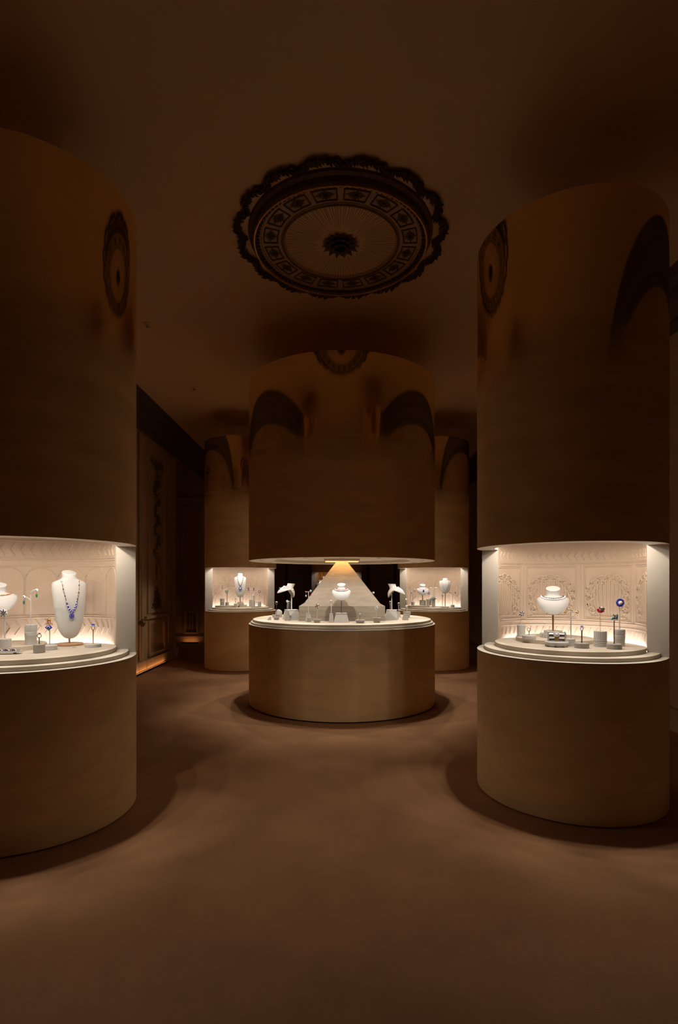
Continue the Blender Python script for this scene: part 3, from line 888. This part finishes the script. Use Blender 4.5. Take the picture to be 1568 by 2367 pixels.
def bracelet(label, c, length, mats, turn=0.0, group=None, width=.018, z=0.0):
    t = thing('bracelet', label, 'bracelet', c, turn, group)
    n = max(10, int(length / .010))
    mbs = {m: MB() for m in mats}
    for k in range(n):
        x = -length / 2 + length * (k + .5) / n
        for j in (-1, 0, 1):
            mbs[mats[(k + j) % len(mats)]].ball((x, j * width * .36, .006 + .001 * (k % 2)), length / n * .55, 6, 4, (1, 1, .7))
    for m in mats: obj('stones', mbs[m], m, t, smooth=False)
    obj('clasp', MB().box(length / 2, length / 2 + .008, -width * .4, width * .4, .002, .010), 'silver', t, smooth=False)

def inner_step(label, c, r, z0, z1, niche, group=None):
    o = obj('riser_disc', MB().lathe([(0, 0), (r, 0), (r, z1 - z0), (0, z1 - z0)], 64), 'deck', loc=(c[0], c[1], z0))
    return tag(o, label, 'riser', group)

# ------------------------------------------------------------------ front left niche
g = 'pieces in the front left niche'
ZS = Z3 + .027
inner_step('low round riser disc at the left of the front left niche', (-2.165, 3.43), .236, Z3, ZS, LF)
def disc_base(r, h, m='wood'):
    def b(t):
        obj('foot', MB().lathe([(0, 0), (r - .003, 0), (r, .003), (r, h - .003), (r - .003, h), (0, h)], 40), m, t); return h
    return b
bL = tall_bust('tall white necklace bust wearing a blue sapphire necklace in front left niche', 161, 1323, 1476, 3.60, .110, Z3, .74, disc_base(.086, .014))
tall_necklace('sapphire necklace with round blue pendant on the tall front left bust', bL, .42, .42, 'yellow_gold', (('onyx', 6),), ('sapphire', 'sapphire', .013, .034), 'sapphire')
bL2p = at(-4, 3.42, ZS)
bL2 = collar_bust('white collar bust cut off by the left edge of the picture', at(-4, 3.42, zat(1352, 3.42)), bL2p, 1.0, .55, .04, base=disc_base(.05, .012, 'block'))
collar_necklace('copper bead necklace on the collar bust at the left picture edge', bL2, [(.45, 'tan', .005, 26)])
s = stand('fluted white drum stand with forked earring pole in front left niche', 58.5, 84, 1444, 3.40, ZS, 'banded', 'block', 1363, 'white', .004, 'fork')
q = s['p']
earring('right and higher of the two green drop earrings on the forked pole', (q.x + .041, q.y, s['z'] - .004), 'diamond', 'emerald', .034, .0105)
earring('left and lower of the two green drop earrings on the forked pole', (q.x - .041, q.y, s['z'] - .046), 'diamond', 'emerald', .036, .0105)
s = stand('plain pale drum stand with tall pin below the cut off bust', -2, 24.5, 1476, 3.27, ZS, 'drum', 'block', 1424, 'white', .004)
t = brooch('tiered white diamond ring piece on the tall pin at far left', s, [('diamond', .75, 9, .42), ('silver', .4, 6, .4), ('onyx', .95, 7, .18)], .021, -.002)
s = stand('small pale drum stand with short pin left of the blue brooch', 78.5, 103, 1489, 3.21, Z3, 'drum', 'grey', 1473, 'steel', .003)
ring('small dark purple and diamond ring on the short pin', s, 'onyx', 'steel', .011, -.003)
s = stand('low white disc stand with pin holding the gold and blue brooch', 99, 131, 1491, 3.36, Z3, 'disc', 'white', 1455, 'white', .003)
t = thing('brooch', 'gold and blue fan brooch with green drop in front left niche', 'brooch', (s['p'].x, s['p'].y - .004, s['z'] - .003))
mb = MB().ball((0, -.006, .062), .011, 10, 6, (1, .6, 1))
for k in range(8): mb.ball((.013 * cos(k * pi / 4), -.006, .062 + .013 * sin(k * pi / 4)), .0035, 5, 4)
obj('gold_head', mb, 'yellow_gold', t)
mb = MB()
for j, n in ((0, 3), (1, 5), (2, 6)):
    for k in range(n): mb.ball(((k - (n - 1) / 2) * .009, -.007, .050 - j * .007), .0036, 6, 4)
obj('beads', mb, 'tan', t)
for k in range(6):
    a = (k - 2.5) * .33
    obj('fan_petal', MB().ball((0, 0, .013), .0075, 8, 5, (.75, .5, 1.9)), 'sapphire', t, loc=(0, -.008, .006)).rotation_euler = (0, a * 1.3, 0)
mb = MB()
for k in range(5): mb.ball((.010 * sin((k - 2) * .6), -.013, .012 + .012 * cos((k - 2) * .6)), .003, 5, 4)
obj('beads', mb, 'diamond', t)
obj('green_drop', MB().ball((0, -.010, .004), .006, 8, 5, (1, .7, 1.3)), 'emerald', t, smooth=False)
s = stand('low white disc stand with pin at right end of front left deck', 198, 233, 1488, 3.50, Z3, 'disc', 'white', 1455, 'brass', .003)
ring('gold ring with large blue stone at right end of front left deck', s, 'sapphire', 'yellow_gold', .014, -.004, gr=.013)
tp = at(14, 3.16, Z3)
t = thing('acrylic_tray', 'flat white tray under the gem bracelet at the left picture edge', 'tray', tp, .12)
obj('tray_plate', MB().box(-.10, .085, -.03, .03, .010, .016), 'white', t, smooth=False)
obj('tray_foot', MB().box(-.06, .05, -.02, .02, 0, .010), 'glass', t, smooth=False)
bracelet('wide dark gem bracelet lying on the flat white tray', (tp.x - .008, tp.y, Z3 + .016), .15, ['onyx', 'diamond', 'tan', 'sapphire'], .12, width=.034)
tg = at(172, 3.46, Z3)
tag(obj('price_tag', MB().box(-.012, .012, -.005, .005, 0, .003), 'white', loc=tg, smooth=False), 'tiny blank white tag on the deck before the tall left bust', 'tag')

# ------------------------------------------------------------------ front right niche
inner_step('low round riser disc under the collar bust in front right niche', (1.57, 3.85), .268, Z3, ZS, RF)
bp = at(1279, 3.86, ZS)
def scallop_base(r, h):
    def b(t): obj('foot', plinth_mb('scallop', r, h), 'block', t); return h
    return b
bR = collar_bust('white collar bust with diamond necklace on a scalloped foot in front right niche', at(1280, 3.86, zat(1360.5, 3.86)), bp, 1.03, rad(-20), .06, base=scallop_base(.088, .048), stem_r=.0065)
collar_necklace('diamond necklace on the collar bust in front right niche', bR, [(.45, 'onyx', .0042, 25), (.51, 'diamond', .0064, 24)], 'silver', 1.75)
s = stand('pale drum stand at left of front right niche with dark ball brooch', 1196, 1214, 1444, 3.92, ZS, 'drum', 'block', 1424, 'glass', .003)
brooch('round diamond and black ball brooch at left of front right niche', s, [('diamond', .55, 8, .4), ('onyx', .7, 6, .28), ('silver', .2, 4, .4)], .020, -.002)
s = stand('low white disc stand with pin at left of front right niche', 1208, 1239, 1468, 3.75, ZS, 'disc', 'white', 1458, 'brass', .003)
ring('pale diamond ring on the low disc at left of front right niche', s, 'diamond', 'yellow_gold', .012, -.003)
cp = at(1287, 3.53, Z3)
t = thing('bracelet_stand', 'white stone base with triangular notches holding the silver clutch', 'stand', cp, -.3)
poly = arc(.078, 0, 2 * pi, 40)[:-1]
obj('base', MB().lathe([(0, .012), (.070, .012), (.077, .017), (.077, .030), (.070, .036), (0, .036)], 40), 'block', t)
for k in range(9):
    a = 2 * pi * k / 9
    obj('foot', MB().frustum(.012, .012, .026, .014, 0, .012), 'grey' if k % 2 else 'block', t, loc=(.056 * cos(a), .056 * sin(a), 0), rz=a + pi / 2, smooth=False)
t = thing('jewel_clutch', 'silver barrel shaped jewel box with gold clasp on the notched stone base', 'box', (cp.x, cp.y, Z3 + .036), -.3)
obj('barrel', MB().tube([(-.048, 0, .033), (.048, 0, .033)], .026, 20), 'silver', t)
for sx in (-1, 1):
    obj('end_frame', MB().box(sx * .052 - .004, sx * .052 + .004, -.028, .028, 0, .062), 'white', t, smooth=False)
obj('tray', MB().box(-.048, .048, -.024, .024, .002, .008), 'silver', t, smooth=False)
obj('clasp', MB().box(-.014, .012, -.034, -.026, .006, .036), 'yellow_gold', t, smooth=False)
mb = MB()
for k in range(9): mb.ball((-.002 + .015 * cos(k * .7), -.030, .046 + .012 * sin(k * .7)), .006, 6, 4)
obj('clasp_stones', mb, 'diamond', t, smooth=False)
s = stand('white drum stand with T shaped earring pole in front right niche', 1310.5, 1330, 1476, 3.56, Z3, 'drum', 'white', 1415, 'white', .0035, 't')
q = s['p']
earring('left gold stud on the T pole in front right niche', (q.x - .040, q.y, s['z']), 'yellow_gold', 'pearl', 0, .011)
earring('right gold stud on the T pole in front right niche', (q.x + .040, q.y, s['z']), 'yellow_gold', 'pearl', 0, .011)
s = stand('low grey disc stand with dark pin at middle of front right deck', 1329.5, 1361.5, 1486, 3.45, Z3, 'disc', 'grey', 1457, 'steel', .004)
ring('blue ring on dark pin at middle of front right deck', s, 'sapphire', 'sapphire', .012, -.003)
s = stand('fluted and banded grey drum stand below the red brooch', 1374, 1402.5, 1459, 3.52, Z3, 'fluted', 'block', 1419, 'glass', .003)
t = brooch('white and black clip with red curved base in front right niche', s, [('diamond', .5, 5, .36), ('onyx', .75, 3, .26), ('silver', .2, 3, .4)], .020, .012)
mb = MB().tube([(-.022, -.006, .022), (-.016, -.006, .006), (0, -.006, .001), (.016, -.006, .010), (.020, -.006, .024)], .0085, 7)
obj('red_base', mb, 'red', t)
s = stand('tallest banded white drum stand below the round blue brooch', 1420, 1444.5, 1455, 3.54, Z3, 'banded', 'block', 1400, 'white', .004)
t = brooch('round dark blue brooch with white middle in front right niche', s, [('diamond', .42, 6, .34), ('yellow_gold', .8, 2, .2), ('diamond', .1, 2, .4)], .022, -.002)
obj('blue_rim', MB().torus(.021, .007, 28, 8, mtx=Matrix.Translation((0, -.006, .022)) @ Matrix.Rotation(pi / 2, 4, 'X')), 'sapphire', t)
s = stand('low grey disc stand with dark pin below the turquoise brooch', 1404, 1436.5, 1488, 3.40, Z3, 'disc', 'grey', 1434, 'steel', .003)
t = brooch('turquoise slab brooch with diamonds and gold at right of front right deck', s, [('diamond', .4, 5, .3), ('onyx', .65, 3, .2), ('yellow_gold', .7, 3, .26)], .020, .008)
obj('turquoise_slab', MB().prism([(-.026, -.002), (.020, -.002), (.022, .026), (.010, .022), (-.012, .010)], -.004, .004, mtx=Matrix.Rotation(pi / 2, 4, 'X')), 'turquoise', t, smooth=False)

# ------------------------------------------------------------------ far left niche
ZS2 = Z3 + .03
inner_step('low riser disc at left of the far left niche', (-1.93, 9.10), .20, Z3, ZS2, BL)
inner_step('low riser disc under the bust in the far left niche', (-1.66, 9.12), .07, Z3, ZS2 + .012, BL)
db = 9.12
bB = tall_bust('tall white bust with pendant necklace in the far left niche', 555.5, 1326.5, 1381, db, .100, ZS2 + .012, .22, scallop_base(.062, .05), stem_r=.008, tilt=.05)
tall_necklace('dark stone pendant necklace on the bust in far left niche', bB, .50, .42, 'silver', (('onyx', 6),), ('sapphire', 'diamond', .022, .045), None, r=.0042)
s = stand('fluted white drum stand at left of far left niche', 509, 519.5, 1383.5, 9.08, ZS2, 'banded', 'block', 1360, 'glass', .004)
ring('dark violet ring on the fluted stand in far left niche', s, 'onyx', 'onyx', .014, -.004, gr=.018)
s = stand('low grey drum stand with tan pin in far left niche', 521, 529, 1392, 9.02, ZS2, 'drum', 'grey', 1371, 'brass', .005)
brooch('pale green brooch on the tan pin in far left niche', s, [('jade', .5, 6, .45), ('diamond', .1, 1, .3), ('tan', .9, 3, .25)], .030, -.004)
s = stand('tiny white disc stand left of the bust in far left niche', 541, 549, 1395.5, 8.96, ZS2, 'disc', 'white', 1389, 'steel', .005)
ring('tiny dark ring left of the bust in far left niche', s, 'onyx', 'steel', .015, -.003)
s = stand('white drum stand with T pole right of the far left bust', 576, 586, 1386.5, 9.25, Z3, 'drum', 'block', 1360, 'white', .005, 't')
q = s['p']
earring('left dark earring on the T pole in far left niche', (q.x - .047, q.y, s['z']), 'onyx', 'sapphire', .03, .012)
earring('right dark earring on the T pole in far left niche', (q.x + .047, q.y, s['z']), 'onyx', 'sapphire', .03, .012)
s = stand('white drum stand with slanting diamond piece in far left niche', 583, 590, 1388, 9.14, Z3, 'drum', 'white', 1378, 'white', .012)
brooch('white diamond spray on the white drum in far left niche', s, [('diamond', .5, 6, .45), ('silver', .95, 4, .25)], .024, -.006)
s = stand('pale drum stand with pin at right of far left niche', 596, 604, 1390.5, 9.22, Z3, 'drum', 'block', 1370, 'glass', .004)
brooch('black and white round brooch at right of far left niche', s, [('onyx', .8, 6, .34), ('diamond', .25, 4, .3)], .021, -.004)
s = stand('tiny pin stand with dark ring before the far left drum', 591.5, 595.5, 1401, 9.02, Z3, 'disc', 'white', 1396, 'steel', .003)
ring('tiny dark ring at right front of far left niche', s, 'onyx', 'silver', .014, -.003)
bracelet('dark gem bracelet lying flat in the far left niche', at(590.5, 8.93, Z3), .14, ['onyx', 'diamond', 'steel'], .4)

# ------------------------------------------------------------------ far right niche
inner_step('low riser disc at left of the far right niche', (1.37, 9.12), .19, Z3, ZS2, BR)
bp = at(977.5, 9.15, ZS2)
def drum_base(r, h, m='block'):
    def b(t): obj('foot', plinth_mb('drum', r, h), m, t); return h
    return b
bb1 = collar_bust('white collar bust on a square white drum in the far right niche', at(978, 9.15, zat(1352, 9.15)), bp, .98, .0, .05, base=drum_base(.055, .09), stem_r=.008)
collar_necklace('dark blue stone necklace on the collar bust in far right niche', bb1, [(.5, 'silver', .004, 22)], 'silver', 1.7, pendant=('sapphire', .016, .18))
bb2 = tall_bust('broad white bust with crescent necklace at right of far right niche', 1029.5, 1338, 1372, 9.12, .100, Z3, -.1, disc_base(.06, .014, 'block'), stem_r=.008, tilt=.05)
tall_necklace('thin silver crescent necklace on the broad bust in far right niche', bb2, .20, .50, 'silver', (('silver', 6),), None, None, r=.003)
s = stand('pale drum stand with forked pole at left of far right niche', 951, 959, 1391, 9.10, ZS2, 'drum', 'block', 1361, 'white', .005, 'fork')
q = s['p']
earring('right dark drop earring on the fork in far right niche', (q.x + .03, q.y, s['z'] - .01), 'diamond', 'onyx', .03, .010)
earring('left dark drop earring on the fork in far right niche', (q.x - .03, q.y, s['z'] - .05), 'diamond', 'onyx', .03, .010)
s = stand('fluted white drum stand with blue brooch in far right niche', 985.5, 997.5, 1385, 9.08, ZS2, 'banded', 'block', 1374, 'glass', .004)
brooch('dark blue and diamond brooch beside the far right collar bust', s, [('sapphire', .6, 6, .4), ('diamond', .2, 4, .35), ('onyx', 1.0, 4, .2)], .022, -.003)
s = stand('tall white drum stand with T pole and pearls in far right niche', 998, 1006.5, 1379, 9.02, ZS2 - .02, 'drum', 'white', 1359, 'white', .004, 't')
q = s['p']
earring('left pearl earring on the T pole in far right niche', (q.x - .046, q.y, s['z']), 'pearl', 'pearl', 0, .014)
earring('right pearl earring on the T pole in far right niche', (q.x + .046, q.y, s['z']), 'pearl', 'pearl', 0, .014)
t = thing('bangle', 'grey stone bangle around the tall white drum in far right niche', 'bracelet', (q.x, q.y, s['plinth'] - .036))
obj('hoop', MB().torus(.038, .009, 24, 6), 'jade', t)
mb = MB()
for k in range(12): mb.ball((.046 * cos(k * pi / 6), .046 * sin(k * pi / 6), 0), .006, 5, 4)
obj('stones', mb, 'onyx', t, smooth=False)
s = stand('slim pin stand with dark ring left of the broad bust', 1019, 1027, 1401.5, 9.0, Z3, 'disc', 'white', 1379, 'white', .005)
brooch('dark two stone ring piece on the slim pin in far right niche', s, [('onyx', .6, 3, .45), ('diamond', .2, 2, .3)], .018, -.004)
s = stand('pale drum stand with T pole at right of far right niche', 1042, 1051, 1398, 8.98, Z3, 'drum', 'block', 1370, 'white', .004, 't')
q = s['p']
earring('left dark earring on the rightmost T pole in far right niche', (q.x - .046, q.y, s['z']), 'onyx', 'pearl', 0, .010)
earring('right dark earring on the rightmost T pole in far right niche', (q.x + .046, q.y, s['z']), 'onyx', 'pearl', 0, .013)
bracelet('pale gem bracelet lying at left front of far right niche', at(969, 8.96, Z3), .20, ['diamond', 'silver', 'onyx'], -.35)
bracelet('dark gem bracelet lying at right front of far right niche', at(1028, 8.85, Z3), .13, ['onyx', 'steel', 'diamond'], -.3)

# farthest column: one small bust inside the niche
bf = collar_bust('pale collar bust inside the farthest column niche', at(741, 12.95, zat(1342, 12.95)), at(741, 12.95, Z3), 1.0, 0, base=drum_base(.06, .08))

# ------------------------------------------------------------------ pieces on the centre table
Z = CZ3
def cd(py): return dep(py, Z)
def frustum_base(r, r2, h, m='block'):
    def b(t): obj('foot', plinth_mb('frustum', r, h, r2), m, t, smooth=False); return h
    return b
d = cd(1438.5)
c1 = collar_bust('white collar bust with ruby necklace at front of the centre table', at(789.5, d, zat(1351, d)), at(789.5, d, Z), .97, 0, .05, base=frustum_base(.085, .060, .104, 'block'), stem='steel', stem_r=.004)
collar_necklace('ruby and diamond necklace on the front bust of the centre table', c1, [(.40, 'ruby', .0042, 30), (.47, 'diamond', .0052, 30), (.53, 'onyx', .0032, 30)], 'silver', 1.7)
d = cd(1437.5)
s = stand('slim tapered block stand with T pole of ruby earrings, left of centre', 706.5, 720, 1417, d, Z, 'frustum', 'block', 1368, 'white', .004, 't', turn=.15)
q = s['p']
earring('left ruby drop earring on the left T pole of centre table', (q.x - .027, q.y, s['z']), 'ruby', 'pearl', .045, .010)
earring('right ruby drop earring on the left T pole of centre table', (q.x + .027, q.y, s['z'] + .012), 'diamond', 'ruby', .045, .010)
d = cd(1439)
s = stand('dark edged dish stand with spray brooch pin, left of the front bust', 724, 743, 1431.5, d, Z, 'tray', 'grey', 1404, 'white', .003)
t = brooch('branching diamond and onyx spray brooch left of the front bust', s, [('diamond', .6, 5, .34), ('onyx', .75, 4, .22), ('tan', .2, 3, .3)], .026, -.012)
obj('sprig', MB().tube([(.008, -.006, .0), (-.004, -.006, .03), (-.018, -.006, .045)], .004, 5), 'silver', t)
d = cd(1439)
s = stand('slim tapered block stand with ring pin close left of front bust', 760, 772, 1418.5, d, Z, 'frustum', 'block', 1393, 'white', .005)
ring('diamond ring on the slim block close left of front bust', s, 'diamond', 'steel', .012, -.004)
d = cd(1432.5)
s = stand('square block stand with T pole right of the front bust', 833.5, 845, 1421, d, Z, 'frustum', 'block', 1379.5, 'white', .004, 't')
q = s['p']
w_ = 6.3 * d / FPX
earring('left pearl drop earring on the right T pole of centre table', (q.x - w_, q.y, s['z']), 'pearl', 'diamond', .042, .010)
earring('right pearl drop earring on the right T pole of centre table', (q.x + w_, q.y, s['z']), 'pearl', 'diamond', .042, .010)
d = cd(1440)
s = stand('wide low dish stand with tiny pin right of the front bust', 821, 844.5, 1433, d, Z, 'tray', 'grey', 1423, 'steel', .003)
ring('tiny pearl ring on the wide low dish of centre table', s, 'pearl', 'silver', .010, -.003)
d = cd(1439)
s = stand('tall dish stand with white flower brooch at right of centre table', 861, 881.5, 1427.5, d, Z, 'tray', 'grey', 1409, 'white', .006)
brooch('white diamond flower brooch on the tall dish stand', s, [('diamond', .7, 6, .38), ('pearl', .1, 1, .4)], .022, -.004)
# right bust, seen in profile facing right
d = 6.32
c2 = collar_bust('white collar bust in profile facing right on the centre table', at(905, d, zat(1350, d)), at(906, d, Z), 1.0, rad(78), rad(-20), base=frustum_base(.078, .058, .115, 'block'), stem='white', stem_r=.006)
collar_necklace('thin diamond necklace on the right profile bust', c2, [(.42, 'diamond', .0045, 28)], 'yellow_gold', 2.4)
d = cd(1433)
s = stand('small dark tapered block at right end of the centre table', 930.5, 945, 1419.5, d, Z, 'frustum', 'grey', None)
d = cd(1429)
s = stand('small dish stand with beaded pin at right end of centre table', 932.5, 949.5, 1414, d + .12, Z, 'tray', 'grey', 1405, 'white', .003)
ring('pearl ring on the small dish at right end of centre table', s, 'pearl', 'silver', .013, -.003)
d = cd(1426)
s = stand('low dish stand with drop earring pin behind right end block', 934, 944, 1420, d + .25, Z, 'tray', 'block', 1385, 'steel', .003)
earring('long pearl drop earring behind the right end block', (s['p'].x, s['p'].y - .006, s['z']), 'diamond', 'pearl', .09, .010)
# left bust, seen in profile facing left
d = 6.30
c3 = collar_bust('white collar bust in profile facing left on the centre table', at(676, d, zat(1349, d)), at(674, d, Z), 1.0, rad(-72), rad(-25), base=frustum_base(.092, .068, .118, 'block'), stem='white', stem_r=.006, n_stem=2)
collar_necklace('long diamond and emerald necklace on the left profile bust', c3, [(.40, 'onyx', .0045, 28), (.48, 'diamond', .0055, 28), (.70, 'diamond', .005, 12)], 'silver', 2.2, pendant=('emerald', .012, .35))
d = cd(1434.5)
s = stand('tapered dark block stand in front of the left profile bust', 658.5, 670.5, 1413, d, Z, 'frustum', 'grey', 1392, 'white', .004)
brooch('small pearl and diamond brooch before the left profile bust', s, [('pearl', .4, 3, .4), ('diamond', .8, 5, .25)], .015, -.003)
d = cd(1432.5)
s = stand('low dish stand with tall dark pin at left of centre table', 632.5, 646.5, 1426, d, Z, 'tray', 'grey', 1396, 'steel', .003)
ring('silver ring on the tall dark pin at left of centre table', s, 'diamond', 'silver', .012, -.003)
d = cd(1428)
s = stand('plain low dish stand behind the tall dark pin', 629, 645, 1421, d + .1, Z, 'tray', 'grey', None)
p = at(645, 6.75, Z)
t = thing('bracelet_arch', 'white arched bracelet stand at left of the centre table', 'stand', p, -.4)
obj('arch', MB().prism([(-.032, 0), (.032, 0)] + [(.032 * cos(a), .055 + .032 * sin(a)) for a in [pi * k / 12 for k in range(13)]], -.03, .03, mtx=Matrix.Rotation(pi / 2, 4, 'X')), 'white', t)
t = thing('bracelet', 'diamond bracelet around the white arched stand', 'bracelet', p, -.4)
mb = MB()
for k in range(17): mb.ball((.038 * cos(pi * k / 16), -.005, .055 + .038 * sin(pi * k / 16)), .006, 6, 4)
obj('stones', mb, 'diamond', t, smooth=False)
p = at(622.5, 6.22, Z)
t = thing('earring_wedge', 'small grey wedge block at the left end of centre table', 'stand', p, .3)
obj('wedge', MB().prism([(-.024, 0), (.020, 0), (.020, .038), (.012, .040)], -.016, .016, mtx=Matrix.Rotation(pi / 2, 4, 'X')), 'grey', t, smooth=False)
# pieces on the far side, half hidden by the pyramid
d = 7.22
c4 = collar_bust('white collar bust behind the pyramid showing at its left edge', at(752, d, zat(1333, d)), at(754, d, Z), 1.0, rad(160), rad(-16), base=frustum_base(.085, .06, .115, 'block'), stem='white', stem_r=.006)
d = 7.15
s = stand('tall block stand with pearl arm behind the pyramid at its right', 851, 864, 1412, d, Z, 'frustum', 'block', 1370, 'white', .004, 't')
q = s['p']
earring('pearl earring showing past the right edge of the pyramid', (q.x + 6.3 * d / FPX, q.y, s['z']), 'pearl', 'pearl', 0, .014)
d = 6.75
s = stand('slim pin stand with pearl behind the right profile bust', 897, 908, 1414, d, Z, 'frustum', 'block', 1394, 'white', .003)
ring('pearl ring behind the right profile bust', s, 'pearl', 'silver', .011, -.003)
s = stand('slim pin stand with diamond behind the right tapered block', 917, 927, 1414, d, Z, 'frustum', 'block', 1398, 'white', .003)
ring('diamond ring behind the right tapered block', s, 'diamond', 'silver', .012, -.003)
s = stand('slim pin stand with pearl behind the left profile bust', 663, 673, 1412, d + .1, Z, 'frustum', 'block', 1394, 'white', .003)
ring('pearl ring behind the left profile bust', s, 'pearl', 'silver', .011, -.003)
